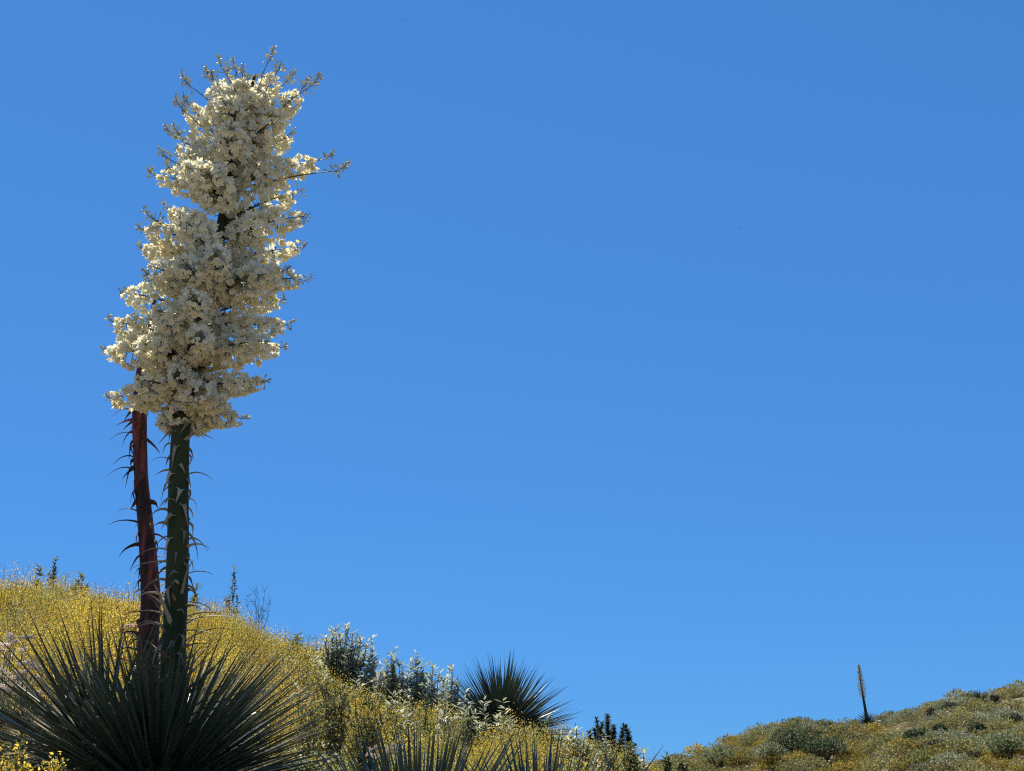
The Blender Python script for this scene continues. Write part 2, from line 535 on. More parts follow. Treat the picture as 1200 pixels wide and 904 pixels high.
def add_bracts(stalk_o, base, ax, rad, i0, i1, n, sets, low_frac, bias=None, ang0=0.0, scale=1.0, drop=0.0):
    for k in range(n):
        t = (k + 0.5) / n
        u = i0 + (i1 - i0) * t
        i = int(u)
        p = ax[i] + (ax[min(i + 1, len(ax) - 1)] - ax[i]) * (u - i)
        ph = ang0 + k * 2.39996 + random.uniform(-.3, .3)
        if bias is not None and math.cos(ph - bias) < -0.55 and random.random() < 0.5:
            ph = bias + random.uniform(-1, 1)
        low = t < low_frac
        if low:
            kind = random.choice(['spike', 'rise', 'spike', 'claw', 'hang'])
        else:
            kind = random.choice(['hang', 'hang', 'claw', 'claw', 'hang'] if t > low_frac + 0.15 else ['hang', 'claw', 'spike', 'hang'])
        me = random.choice(sets[kind])
        s = scale * random.uniform(0.75, 1.05)
        tw = Matrix.Rotation(random.uniform(-.6, .6), 4, 'X') @ Matrix.Rotation(random.uniform(-.4, .4), 4, 'Y')
        r = rad[i] * 0.97
        m = Matrix.Translation(Vector(p) - base + Vector((math.cos(ph) * r, math.sin(ph) * r, 0))) @ Matrix.Rotation(ph, 4, 'Z') @ tw @ Matrix.Diagonal((s * random.uniform(.6, 1.35), s * random.uniform(.55, 1.15), s * random.uniform(.6, 1.4), 1))
        if random.random() < drop:
            continue
        put('bract', me, stalk_o, m)

add_bracts(stalk, main_base, axis, arad, axis_at_py(800), axis_at_py(455), 112, BR_GREEN, 0.36)
n_main = rosette(yucca, 300, 0.80, 20, 98, BLADES, off=(-0.04, 0, -0.15), dry=12, core=0.12)
def blade_mass(root, n, length, th0, th1, off, w=0.02):
    mb = MB()
    base = BLADES[1]
    V = np.array([v.co[:] for v in base.vertices]); F = [tuple(p.vertices) for p in base.polygons]
    Z = []
    for i in range(n):
        th = R(random.uniform(th0, th1)); ph = random.uniform(0, 6.283)
        Z.append((math.sin(th) * math.cos(ph), math.sin(th) * math.sin(ph), math.cos(th)))
    Z = np.array(Z)
    X, Yv, Z = frames_face(Z, np.array([0, 0, 1.0]))
    P = np.array(off) + np.stack([Z[:, 0] * .10, Z[:, 1] * .10, .02 + .14 * np.clip(Z[:, 2], 0, 1)], 1)
    mb.stamp((V, F), P, X, Yv, Z, length / .7 * rng.uniform(.7, 1.0, n), M['blade'])
    o = mb.build('inner_leaf', root); o['kind'] = 'stuff'
blade_mass(yucca, 520, 0.76, 34, 95, (-0.04, 0, -0.14))

# flower branches: tips traced for the outline, the rest set round the axis
def branch(base, A, T, parent, rise, buds, big, cols, radius=0.055, dens=1.0):
    """one side branch of the plume from A on the stalk to its tip T"""
    A = Vector(A); T = Vector(T)
    L = (T - A).length
    mid = (A + T) / 2 + Vector((0, 0, rise * L))
    pts = [A + (mid - A) * 2 * t * (1 - t) + (T - A) * t * t for t in np.linspace(0, 1, 9)]
    pts = [p - base for p in pts]
    mb = MB(); mb.tube(pts, list(np.linspace(0.007, 0.0016, 9)), M['twig'], 5)
    # twigs off the branch
    P = np.array([tuple(p) for p in pts])
    n = int((34 + 330 * L) * dens)                               # nodding flowers packed round the branch
    u = (rng.uniform(0.10, 1.0 - 0.05 * buds, n)) * 8
    i = np.minimum(u.astype(int), 7); f = (u - i)[:, None]
    C = P[i] * (1 - f) + P[i + 1] * f
    tang = unit(P[i + 1] - P[i]); uu = u / 8
    rad = unit(np.cross(tang, unit(rng.normal(size=(n, 3)))))
    prof = np.interp(uu, [0, .12, .3, .6, .8, 1.0], [.25, .5, .95, 1.0, .8, .38])
    lump = 1 + .22 * np.sin(uu * 23 + rng.uniform(0, 6)) * np.sin(np.arctan2(rad[:, 2], rad[:, 0]) * 2 + rng.uniform(0, 6))
    rr = radius * prof * lump * rng.uniform(.35, 1, n) ** .45
    Q = C + rad * rr[:, None] + np.array([0, 0, -0.012])
    axisd = unit(rad * 1.0 + np.array([0, 0, -0.55]) + tang * 0.35 + rng.normal(size=(n, 3)) * 0.3)
    size = rng.uniform(0.023, 0.032, n) * (1 - 0.34 * uu ** 3)
    # side twigs and withered buds near the stalk, coloured dark to deepen inner shade
    for k in range(int(22 * min(dens, 1))):
        j = rng.uniform(.02, .42) * 8; i_ = int(j)
        c = P[i_] * (1 - (j - i_)) + P[i_ + 1] * (j - i_)
        d = unit(rng.normal(size=3)) * rng.uniform(.03, .075)
        mb.tube([tuple(c), tuple(c + d * .5 + np.array([0, 0, .008])), tuple(c + d)], [0.0022, 0.0018, 0.0012], M['twig_dark'], 3, False)
        m = 4
        X, Yv, Z = frames(rng.normal(size=(m, 3)))
        mb.stamp(OVAL, c + d * rng.uniform(.4, 1, m)[:, None], X, Yv, Z, rng.uniform(.010, .018, m), M['twig_dark'])
    # pedicels
    for k in range(0, n, 3):
        mb.tube([tuple(C[k]), tuple((C[k] + Q[k]) / 2 + np.array([0, 0, .006])), tuple(Q[k])], [0.0016, 0.0012, 0.0010], M['twig'], 3, False)
    br = mb.build('flower_branch', parent)
    kinds = rng.integers(0, 3, n)
    if n == 0:
        kinds = []
    for k in range(n):
        big.append((br, Q[k], axisd[k], size[k], int(kinds[k]), base))
    # buds at the tip
    nb = int(12 + 24 * buds)
    if buds > 0:
        ext = Vector(P[-1] - P[-2]).normalized()
        end = Vector(P[-1]) + (ext * 0.8 + Vector((0, 0, 0.45))).normalized() * (0.04 + 0.07 * buds)
        mid2 = Vector(P[-1]) + ext * (0.03 + 0.04 * buds)
        bb = MB()
        tp = [Vector(P[-1]) * (1 - t) ** 2 + mid2 * 2 * t * (1 - t) + end * t * t for t in np.linspace(0, 1, 6)]
        bb.tube(tp, list(np.linspace(0.0024, 0.001, 6)), M['twig'], 4)
        TP = np.array([tuple(p) for p in tp])
        uu = rng.uniform(0, 1, nb) * 5; j = np.minimum(uu.astype(int), 4); g = (uu - j)[:, None]
        BC = TP[j] * (1 - g) + TP[j + 1] * g
        off = unit(rng.normal(size=(nb, 3)))
        BQ = BC + off * rng.uniform(0.008, 0.026, nb)[:, None] * (1.2 - uu / 5)[:, None]
        for k in range(nb):
            bb.tube([tuple(BC[k]), tuple(BQ[k])], [0.001, 0.0009], M['twig'], 3, False)
        X, Yv, Z = frames(off + np.array([0, 0, .3]))
        s = rng.uniform(0.016, 0.030, nb) * (1.15 - 0.55 * uu / 5)
        bb.stamp(OCT, BQ + Z * s[:, None] * 0.4, X, Yv, Z, np.stack([s * .55, s * .55, s], 1), M['bud'])
        o = bb.build('bud_spray', br)
        o['kind'] = 'stuff'
    return br

def finish_flowers(recs, n_single, yref):
    """largest-showing flowers as single pieces, the rest joined branch by branch"""
    if not recs:
        return
    ys = np.array([(r[5].y + r[1][1]) for r in recs])
    order = np.argsort(ys)
    single = set(order[:n_single].tolist())
    rest = {}
    meshes = []
    for k, T in enumerate(FLOWERS):
        mb = MB(); mb.add(T[0], T[1], M['petal']); meshes.append(mb.mesh('flower'))
    for i, (br, q, d, s, k, base) in enumerate(recs):
        if i in single:
            z = Vector(d); x = z.orthogonal().normalized()
            x = Quaternion(z, random.uniform(0, 6.28)) @ x
            put('flower', meshes[k], br, mat_from(x, z.cross(x), z, q, s))
        else:
            rest.setdefault(br.name, []).append((q, d, s, k))
    for bn, L in rest.items():
        mb = MB()
        for k in range(3):
            sub = [r for r in L if r[3] == k]
            if not sub: continue
            Q = np.array([r[0] for r in sub]); D = np.array([r[1] for r in sub]); S = np.array([r[2] for r in sub])
            X, Yv, Z = frames(D)
            mb.stamp(FLOWERS[k], Q, X, Yv, Z, S, M['petal'])
        o = mb.build('blossom_cluster', bpy.data.objects[bn])
        o['kind'] = 'stuff'

recs = []
TIPS = [  # (tip px, tip py, row where it leaves the stalk, depth offset of the tip, rise, buds, radius)
    # crown
    (252, 98, 165, -.02, .05, .5, .075), (284, 92, 150, -.06, .02, .5, .07), (290, 98, 160, .12, .02, .4, .075), (324, 86, 165, .02, .04, .6, .055), (268, 92, 155, .06, .02, .4, .07), (304, 100, 165, -.08, .02, .2, .065), (330, 128, 195, -.05, .04, .1, .06), (352, 106, 185, .0, .05, .8, .062),
    (222, 124, 192, .03, .07, .7, .062), (212, 160, 222, -.02, .08, .7, .066), (338, 158, 212, .10, .05, .1, .055),
    # left side, downwards
    (186, 206, 238, .0, .12, .5, .058), (214, 184, 236, .2, .08, .8, .05), (172, 270, 296, -.02, .12, .15, .055), (170, 292, 318, .14, .10, .15, .05), (200, 246, 280, .06, .10, .5, .05),
    (148, 344, 374, .04, .12, .1, .068), (182, 326, 350, -.1, .08, .5, .05), (136, 378, 402, -.03, .12, .05, .068), (128, 412, 430, .03, .13, .05, .066), (142, 396, 420, .14, .12, .0, .06), (160, 402, 425, -.2, .10, .0, .065),
    (133, 466, 470, .03, .10, .05, .056), (160, 445, 462, -.14, .08, .0, .06), (192, 496, 488, .05, .08, .05, .05), (176, 430, 455, .22, .08, .0, .06),
    # right side, downwards
    (374, 188, 224, .0, .12, .7, .055), (347, 226, 262, .08, .13, .1, .075), (354, 254, 282, -.04, .13, .1, .066), (350, 290, 314, .1, .10, .2, .056), (325, 352, 368, .1, .10, .05, .05), (352, 328, 338, .0, .12, .2, .056),
    (330, 318, 345, -.16, .10, .1, .06), (334, 380, 398, .03, .12, .05, .056), (318, 400, 418, -.12, .10, .0, .056), (326, 408, 430, .16, .10, .05, .05), (306, 448, 454, .02, .10, .05, .05),
    (280, 490, 482, .04, .08, .05, .055), (250, 492, 486, .1, .06, .0, .055), (206, 484, 478, -.08, .06, .0, .045), (262, 470, 470, -.14, .08, .0, .05), (284, 452, 462, .2, .06, .0, .05),
]
SPRAYS = [(216, 88, 150, .05), (210, 118, 185, -.05), (197, 146, 205, .1), (196, 176, 228, -.06), (198, 188, 232, .1), (320, 60, 140, .04), (366, 90, 172, -.08), (256, 72, 130, -.03),
          (240, 78, 140, .1), (284, 74, 120, 0), (394, 187, 222, -.03), (340, 84, 150, .1), (178, 246, 290, -.06), (180, 318, 340, .05)]
for (tx, ty, ay, dy) in SPRAYS:
    branch(main_base, axis[axis_at_py(ay)], at(tx + (8 if tx < 270 else -6), ty + 14, YM + dy), yucca, .06, 1.0, recs, None, radius=0.03, dens=0)
for (tx, ty, ay, dy, rise, buds, rad_) in TIPS:
    branch(main_base, axis[axis_at_py(ay)], at(tx, ty, YM + dy), yucca, rise, buds, recs, None, radius=rad_)
# branches that point towards and away from the camera: (row, towards camera, sideways, length, upwards, radius)
FRONT = [(195, 1, .15, .24, .10, .08), (165, 1, -.25, .20, .10, .07), (246, 1, -.1, .30, .05, .085), (238, 1, -.5, .30, .04, .065), (292, 1, -.35, .33, .02, .08), (300, 1, -.05, .26, -.02, .06),
         (338, 1, .35, .34, .04, .07), (350, 1, -.1, .34, .03, .065), (352, 1, -.6, .34, .02, .07), (384, 1, .15, .34, .02, .06), (395, 1, -.3, .34, .0, .07), (420, 1, .4, .32, .0, .06),
         (432, 1, -.55, .32, .0, .06), (446, 1, .05, .22, -.03, .05), (466, 1, .7, .24, -.02, .05),
         (180, -1, .3, .26, .1, .08), (215, -1, -.4, .3, .08, .08), (255, -1, .45, .32, .05, .07), (285, -1, -.2, .33, .05, .08), (325, -1, .3, .34, .05, .075), (362, -1, -.3, .34, .04, .08),
         (400, -1, .2, .34, .03, .07), (432, -1, -.2, .32, .02, .07), (462, -1, .3, .28, .0, .06)]
for (ay, side, sx, L_, up, rad_) in FRONT:
    A = axis[axis_at_py(ay)]
    d = Vector((sx, -side, 0)).normalized() * L_
    branch(main_base, A, Vector(A) + d + Vector((0, 0, up)), yucca, 0.10, 0.0, recs, None, radius=rad_)
finish_flowers(recs, 300, YM)
N_FLOWERS = len(recs)

# ------------------------------------------------------------------ old red-brown stalk with its own rosette
YR = 5.85
b1 = at(172, 880, YR)
red_base = Vector((b1.x, YR, hz(b1.x, YR)))
red = thing('spent_yucca', red_base, 'bare reddish brown yucca stalk bristling with thorny bracts behind the green stalk', 'yucca')
pix = [(173, 850, 27), (173, 790, 26), (174, 750, 24), (176.5, 700, 23), (171.5, 625, 18.5), (165.5, 560, 16), (163.5, 485, 17), (166, 440, 14), (174, 390, 9), (182, 350, 4)]
rp, rr_ = stalk_points(pix, YR, red_base)
rp = [red_base + Vector((0, 0, -0.03))] + rp; rr_ = [rr_[0]] + rr_
raxis = spline(rp, 70); rrad = np.interp(np.linspace(0, len(rr_) - 1, 70), range(len(rr_)), rr_)
mb = MB(); mb.tube([tuple(Vector(p) - red_base) for p in raxis], list(rrad), M['red_stalk'], 14)
rstalk = mb.build('stalk', red, smooth=True)
add_bracts(rstalk, red_base, raxis, rrad, 12, axis_at_py(470, raxis), 125, BR_RED, 0.30, bias=math.pi, ang0=1.0, scale=0.95, drop=0.25)
rosette(red, 230, 0.78, 14, 96, BLADES, off=(-0.17, -0.05, -0.10), core=0.12)

# ------------------------------------------------------------------ other yucca rosettes on the slope
def rosette_plant(px, py, Y, n, length, label, blades=BLADES, th=(6, 92), sink=0.0, tilt=None, group=None, dry=0):
    p = at(px, py, Y)
    base = Vector((p.x, Y, hz(p.x, Y) + sink))
    o = thing('yucca_rosette', base, label, 'yucca', group)
    if tilt: o.rotation_euler = tilt
    rosette(o, n, length, th[0], th[1], blades, dry=dry)
    return o
rosette_plant(492, 960, 4.75, 300, 0.74, 'dark yucca rosette of upright blades at the foot of the slope', sink=-0.04, blades=BLADES_MID)
rosette_plant(632, 975, 4.9, 240, 0.70, 'lower dark yucca rosette among yellow flowers with only blade tips showing', sink=0.08, blades=BLADES_MID)
rp3 = rosette_plant(588, 850, 10.9, 300, 0.66, 'round yucca rosette on the skyline of the golden slope without a stalk', sink=0.03, th=(4, 97), blades=BLADES_MID)
blade_mass(rp3, 260, .62, 10, 90, (0, 0, .02))

# ------------------------------------------------------------------ shrubs
def leafy_shrub(name, px, py, Y, wpx, n_shoot, label, cat='shrub', leaf=0.068, per=26, mat='sage', spray=0.42, group=None, tmpl=LANCE, dpth=None,
                spread=0.75, stemr=0.005, splay=1.05, width=1.35, dense=1.7):
    """several stems from one foot; each carries leaf whorls over its upper part"""
    top = at(px, py, Y)
    g = hz(top.x, Y)
    base = Vector((top.x, Y, g - 0.02))
    Hh = top.z - g
    if Hh < 0.25:
        print('LOW', name, px, py, round(Hh, 2)); Hh = 0.25
    o = thing(name, base, label, cat, group)
    w = wpx * mpp(px, py, Y)
    st = MB(); fo = MB()
    PP = []; ZZ = []; NN = []; SS = []
    n_shoot = int(n_shoot * dense); per = int(per * 1.5)
    for k in range(n_shoot):
        a = k * 2.39996 + random.uniform(-.4, .4)
        q = math.sqrt((k + 0.3) / n_shoot)
        tip = Vector((math.cos(a) * q * w * 0.5, math.sin(a) * q * (dpth or w) * 0.5, Hh * (1 - 0.34 * q * q * random.uniform(.6, 1.3)) * (1 if k % 2 == 0 else random.uniform(.68, .98))))
        if k == 0: tip = Vector((0, 0, Hh))
        foot = Vector((math.cos(a) * 0.02, math.sin(a) * 0.02, 0))
        mid = Vector((tip.x * spread, tip.y * spread, tip.z * 0.5))
        pts = [foot * (1 - t) ** 2 + mid * 2 * t * (1 - t) + tip * t * t for t in np.linspace(0, 1, 8)]
        for j in range(1, 7):
            pts[j] = pts[j] + Vector((random.gauss(0, .008), random.gauss(0, .008), 0))
        st.tube(pts, list(np.linspace(stemr, stemr * 0.35, 8)), M['wood'], 4)
        P = np.array([tuple(p) for p in pts])
        sl = min(spray / max(Hh, .2), 0.95)
        u = np.sort(1 - sl * rng.uniform(0, 1, per) ** 0.9) * 7
        i = np.clip(u.astype(int), 0, 6); f = (u - i)[:, None]
        C = P[i] * (1 - f) + P[i + 1] * f
        tg = unit(P[i + 1] - P[i])
        out = unit(np.cross(tg, unit(rng.normal(size=(per, 3)))))
        top_ = (u / 7)[:, None]
        Z = unit(out * splay + tg * (0.35 + 0.5 * (top_ > 0.97)) + np.array([0, 0, 0.15]) + rng.normal(size=(per, 3)) * 0.12)
        PP.append(C); ZZ.append(Z); NN.append(tg + np.array([0, 0, .5])); SS.append(leaf * rng.uniform(0.6, 1.15, per))
    PP = np.concatenate(PP); ZZ = np.concatenate(ZZ); NN = np.concatenate(NN); SS = np.concatenate(SS)
    X, Yv, Z = frames_face(ZZ, NN)
    fo.stamp(tmpl, PP, X, Yv, Z, np.stack([SS * width, SS, SS], 1), M[mat])
    st.build('stem', o)
    f = fo.build('foliage', o); f['kind'] = 'stuff'
    return o

SH = 'grey-green leafy shrubs on the golden slope'
S_ = leafy_shrub
S_('leafy_shrub', 405, 731, 10.3, 74, 26, 'largest grey-green leafy shrub on the slope with bare dark stems below its leaves', per=44, spray=.42, group=SH, stemr=.008)
S_('leafy_shrub', 436, 744, 10.2, 14, 4, 'single slim grey-green shoot rising beside the largest leafy shrub', per=34, group=SH)
S_('leafy_shrub', 350, 741, 10.6, 26, 6, 'small dark-hearted leafy shrub at the edge of the golden hilltop', per=28, spray=.22, group=SH, mat='mid_leaf')
S_('leafy_shrub', 462, 757, 10.4, 34, 12, 'bushy grey-green shrub with upright shoots next to its shorter twin', per=32, group=SH)
S_('leafy_shrub', 488, 762, 10.3, 30, 12, 'grey-green shrub whose forked top stands clear against the sky', per=34, group=SH)
S_('leafy_shrub', 508, 778, 10.2, 36, 12, 'broad low grey-green shrub between the forked shrub and the skyline rosette', per=30, group=SH)
S_('leafy_shrub', 530, 778, 10.4, 22, 8, 'small grey-green shrub touching the skyline yucca rosette', per=26, group=SH)
S_('leafy_shrub', 331, 782, 8.6, 30, 7, 'pale silvery shrub just above the tall yucca rosette leaves', mat='sage_pale', per=30, group=SH)
S_('leafy_shrub', 368, 770, 9.0, 40, 9, 'loose grey-green shrub below the largest leafy shrub', per=28, group=SH)
S_('leafy_shrub', 352, 805, 7.6, 46, 9, 'pale silver shrub low on the slope behind the rosette leaf tips', mat='sage_pale', per=28, group=SH)
S_('leafy_shrub', 461, 812, 8.4, 24, 6, 'small pale sprig with bright leaves in the middle of the slope', mat='sage_pale', per=26, group=SH)
S_('leafy_shrub', 590, 812, 9.6, 17, 4, 'upright sprig in front of the skyline yucca rosette', per=30, group=SH, mat='sage')
S_('leafy_shrub', 567, 816, 9.6, 16, 4, 'shorter pale sprig in front of the skyline yucca rosette', per=26, group=SH, mat='sage_pale')
S_('leafy_shrub', 598, 834, 9.4, 24, 5, 'pale leafy tuft at the foot of the skyline yucca rosette', per=24, group=SH, mat='sage_pale')
S_('leafy_shrub', 640, 838, 9.6, 26, 8, 'green leafy shrub under the drooping right leaves of the skyline rosette', per=28, group=SH, mat='mid_leaf')
S_('leafy_shrub', 674, 844, 9.4, 30, 9, 'pale-topped leafy shrub beside the dark bushy shrub on the skyline', per=28, group=SH)
S_('leafy_shrub', 709, 856, 9.4, 18, 5, 'small pale sprig in front of the dark bushy shrub on the skyline', per=26, group=SH, mat='sage_pale')
S_('leafy_shrub', 738, 866, 9.6, 26, 9, 'leafy shrub with a dark shaded heart at the low end of the slope', per=28, group=SH, mat='mid_leaf')
S_('leafy_shrub', 752, 873, 9.7, 16, 5, 'slim grey-green shrub at the low end of the golden slope', per=26, group=SH)
S_('leafy_shrub', 781, 880, 10.5, 14, 5, 'small dark leafy sprig standing beyond the low end of the slope', per=26, group=SH, mat='mid_leaf', spray=.22)
S_('leafy_shrub', 798, 881, 10.6, 18, 6, 'dark leafy shrub last on the slope before the far hill', per=26, group=SH, mat='mid_leaf', spray=.22)
S_('leafy_shrub', 66, 652, 12.7, 14, 5, 'dark leafy sprig poking highest above the golden hilltop', per=44, spray=.26, group=SH, mat='mid_leaf', leaf=.05, dense=1.3, width=1.5)
S_('leafy_shrub', 47, 662, 12.7, 9, 3, 'short dark leafy sprig beside the highest sprig on the hilltop', per=26, spray=.10, group=SH, mat='mid_leaf', dense=1.3, width=1.5)
S_('leafy_shrub', 96, 672, 12.7, 17, 5, 'low leafy tuft just breaking the golden hilltop line', per=20, spray=.10, group=SH, mat='mid_leaf', dense=1.3, width=1.5)
S_('leafy_shrub', 275, 663, 12.0, 17, 4, 'lone leafy shoot standing against the sky right of the green stalk', per=30, spray=.26, group=SH, mat='mid_leaf', leaf=.05, dense=1.3, width=1.5)
S_('leafy_shrub', 231, 684, 12.2, 12, 3, 'tiny leafy sprig half hidden by the green stalk on the hilltop', per=16, spray=.08, group=SH, mat='mid_leaf', dense=1.0, width=1.2)
MID = [(420, 786, 9.6), (446, 776, 10.0), (478, 798, 9.4), (500, 812, 9.0), (522, 802, 9.6), (546, 806, 9.8), (402, 796, 8.8), (552, 828, 9.2), (620, 846, 9.6), (656, 856, 9.2),
       (690, 862, 9.4), (722, 878, 9.4), (700, 884, 8.8), (480, 826, 8.4), (520, 832, 8.6), (384, 812, 8.2), (316, 812, 7.8), (440, 800, 9.2), (372, 752, 10.8), (536, 790, 10.4)]
MIDL = ['small grey-green leafy sprig growing among the yellow scrub of the middle slope', 'small pale silvery leafy sprig growing among the yellow scrub of the middle slope'] * 2
MIDL[3] = 'small darker green leafy sprig growing among the yellow scrub of the middle slope'
for k, (mx, my, mY) in enumerate(MID):
    S_('leafy_sprig', mx, my, mY, random.uniform(16, 30), 5, MIDL[k % 4], per=22, group='small sprigs in the middle slope',
       mat=('sage', 'sage_pale', 'sage', 'mid_leaf')[k % 4], leaf=random.uniform(.045, .07), spray=.36)
S_('dark_shrub', 712, 836, 12.5, 70, 20, 'dark blue-green bushy shrub with club-shaped branches on the skyline', leaf=.045, per=190, mat='dark_leaf', spray=.30, stemr=.006, splay=1.1, width=1.6, dense=1.5)
S_('dark_shrub', 734, 849, 12.3, 26, 7, 'small dark blue-green shrub with club-shaped branches beside its larger neighbour', leaf=.045, per=170, mat='dark_leaf', spray=.26, stemr=.006, splay=1.1, width=1.6, dense=1.5)

def twig_shrub(name, px, py, Y, wpx, n, label, levels=2, r=0.003, mat='wood', leaves=0):
    top = at(px, py, Y); g = hz(top.x, Y)
    base = Vector((top.x, Y, g - 0.02)); H = max(top.z - g, .3); w = wpx * mpp(px, py, Y)
    o = thing(name, base, label, 'shrub')
    mb = MB()
    fo = MB()
    for k in range(n):
        a = k * 2.4; q = math.sqrt((k + .4) / n)
        tip = Vector((math.cos(a) * q * w / 2, math.sin(a) * q * w / 2, H * (1 - .3 * q * random.random())))
        pts = [Vector((0, 0, 0)).lerp(tip, t) + Vector((random.gauss(0, .012), random.gauss(0, .012), 0)) * (t > 0) + Vector((-tip.x, -tip.y, 0)) * (0.5 * t * (1 - t)) for t in np.linspace(0, 1, 8)]
        mb.tube(pts, list(np.linspace(r, r * .35, 8)), M[mat], 4)
        for j in range(3, 8):
            for _ in range(levels):
                d = Vector((random.gauss(0, 1), random.gauss(0, 1), random.uniform(.4, 1.6))).normalized() * H * random.uniform(.06, .17)
                m_ = pts[j] + d * .5 + Vector((0, 0, -.01))
                mb.tube([pts[j], m_, pts[j] + d], [r * .5, r * .4, r * .25], M[mat], 3)
                if leaves:
                    nl = leaves
                    f = rng.uniform(0.2, 1, nl)[:, None]
                    C = np.array(pts[j])[None] * (1 - f) + np.array(pts[j] + d)[None] * f
                    X, Yv, Z = frames(rng.normal(size=(nl, 3)) + np.array([0, 0, .6]))
                    fo.stamp(CHIP, C, X, Yv, Z, rng.uniform(.008, .016, nl), M['herb2'])
    mb.build('stem', o)
    if leaves:
        f = fo.build('foliage', o); f['kind'] = 'stuff'
    return o
twig_shrub('bare_shrub', 305, 690, 11.8, 40, 7, 'leafless grey twiggy shrub on the hilltop beside the lone leafy shoot', 3, .0035)
twig_shrub('dry_shrub', 392, 806, 6.6, 50, 20, 'wiry dark-stemmed shrub between the tall yucca rosette and the rosette at the foot', 4, .004, leaves=5)
twig_shrub('dry_shrub', 430, 822, 6.3, 44, 14, 'thinner wiry dark shrub beside the rosette at the foot of the slope', 4, .004, leaves=5)
twig_shrub('dry_shrub', 366, 830, 6.4, 30, 10, 'small wiry dark shrub against the right leaf tips of the tall yucca', 4, .0035, leaves=4)

def buckwheat(px, py, Y, wpx, n, label, mat='white_fl', heads=1.0):
    top = at(px, py, Y); g = hz(top.x, Y)
    base = Vector((top.x, Y, g - 0.02)); H = max(top.z - g, .3); w = wpx * mpp(px, py, Y)
    o = thing('buckwheat', base, label, 'wildflower', 'white-flowered buckwheat plants')
    st = MB(); le = MB()
    for k in range(n):
        a = k * 2.4 + .5; q = math.sqrt((k + .4) / n)
        tip = Vector((math.cos(a) * q * w / 2, math.sin(a) * q * w / 2, H * (1 - .55 * q * random.random())))
        if k == 0: tip = Vector((0, 0, H))
        pts = [tip * t + Vector((random.gauss(0, .008), random.gauss(0, .008), 0)) * (0 < t < 1) for t in np.linspace(0, 1, 8)]
        st.tube(pts, list(np.linspace(.004, .0015, 8)), M['wood'], 4)
        P = np.array([tuple(p) for p in pts])
        nl = 46
        u = rng.uniform(.3, .92, nl) * 7; i = u.astype(int); f = (u - i)[:, None]
        C = P[i] * (1 - f) + P[i + 1] * f + rng.normal(size=(nl, 3)) * .006
        X, Yv, Z = frames(rng.normal(size=(nl, 3)) + np.array([0, 0, .8]))
        le.stamp(LANCE, C, X, Yv, Z, rng.uniform(.015, .028, nl), M['sage'])
        hd = MB()
        for c in range(random.choice([3, 4, 5])):
            d = Vector((random.gauss(0, 1), random.gauss(0, 1), random.uniform(.1, .8))).normalized() * random.uniform(.012, .034)
            st.tube([tip, tip + d], [.0015, .001], M['wood'], 3)
            m = 26
            off = unit(rng.normal(size=(m, 3))) * rng.uniform(.2, 1, m)[:, None] * np.array([.018, .018, .011])
            X, Yv, Z = frames(rng.normal(size=(m, 3)))
            hd.stamp(OCT, np.array(tuple(tip + d))[None] + off, X, Yv, Z, rng.uniform(.006, .010, m), M[mat])
        hd.build('flower_head', o)['kind'] = 'stuff'
    st.build('stem', o)
    f = le.build('foliage', o); f['kind'] = 'stuff'
    return o
buckwheat(14, 742, 6.1, 46, 11, 'tall buckwheat with white flower heads left of the tall yucca rosette')
buckwheat(36, 776, 6.0, 40, 8, 'shorter buckwheat with white heads seen through the tall yucca left leaves')
buckwheat(2, 792, 5.9, 40, 7, 'lowest white-headed buckwheat behind the left leaf tips of the tall yucca')
buckwheat(445, 872, 5.7, 26, 6, 'small white-headed buckwheat among the blades of the rosette at the foot')
buckwheat(82, 700, 10.5, 22, 6, 'pale faded buckwheat in the golden scrub of the hilltop')

def mustard(px, py, Y, wpx, n, label, group):
    top = at(px, py, Y); g = hz(top.x, Y)
    base = Vector((top.x, Y, g - 0.02)); H = max(top.z - g, .25); w = wpx * mpp(px, py, Y)
    o = thing('yellow_wildflower', base, label, 'wildflower', group)
    st = MB(); le = MB()
    for k in range(n):
        a = k * 2.4 + 1; q = math.sqrt((k + .4) / n)
        tip = Vector((math.cos(a) * q * w / 2, math.sin(a) * q * w / 2, H * (1 - .45 * q * random.random())))
        if k == 0: tip = Vector((0, 0, H))
        pts = [tip * t + Vector((random.gauss(0, .006), random.gauss(0, .006), 0)) * (0 < t < 1) for t in np.linspace(0, 1, 8)]
        st.tube(pts, list(np.linspace(.003, .0012, 8)), M['herb_stem'], 4)
        P = np.array([tuple(p) for p in pts])
        nl = 60
        u = rng.uniform(.2, .98, nl) * 7; i = np.minimum(u.astype(int), 6); f = (u - i)[:, None]
        C = P[i] * (1 - f) + P[i + 1] * f + rng.normal(size=(nl, 3)) * .008
        X, Yv, Z = frames(rng.normal(size=(nl, 3)) + np.array([0, 0, .5]))
        le.stamp(OVAL, C, X, Yv, Z, rng.uniform(.010, .020, nl), M['mid_leaf'])
        nf = 40
        u = rng.uniform(.62, 1, nf) * 7; i = np.minimum(u.astype(int), 6); f = (u - i)[:, None]
        C = P[i] * (1 - f) + P[i + 1] * f + rng.normal(size=(nf, 3)) * .011
        X, Yv, Z = frames(rng.normal(size=(nf, 3)) + np.array([0, -.3, .4]))
        fl = MB(); fl.stamp(OVAL, C, X, Yv, Z, rng.uniform(.010, .018, nf), M['flower_y'])
        fl.build('flower_spike', o)
    st.build('stem', o)
    f = le.build('foliage', o); f['kind'] = 'stuff'
YW = 'yellow wildflowers in front of the tall yucca rosette'
mustard(30, 856, 4.55, 26, 7, 'tallest yellow-flowered herb in front of the tall yucca rosette', YW)
mustard(4, 868, 4.5, 26, 7, 'leafy yellow-flowered herb left of the tallest one', YW)
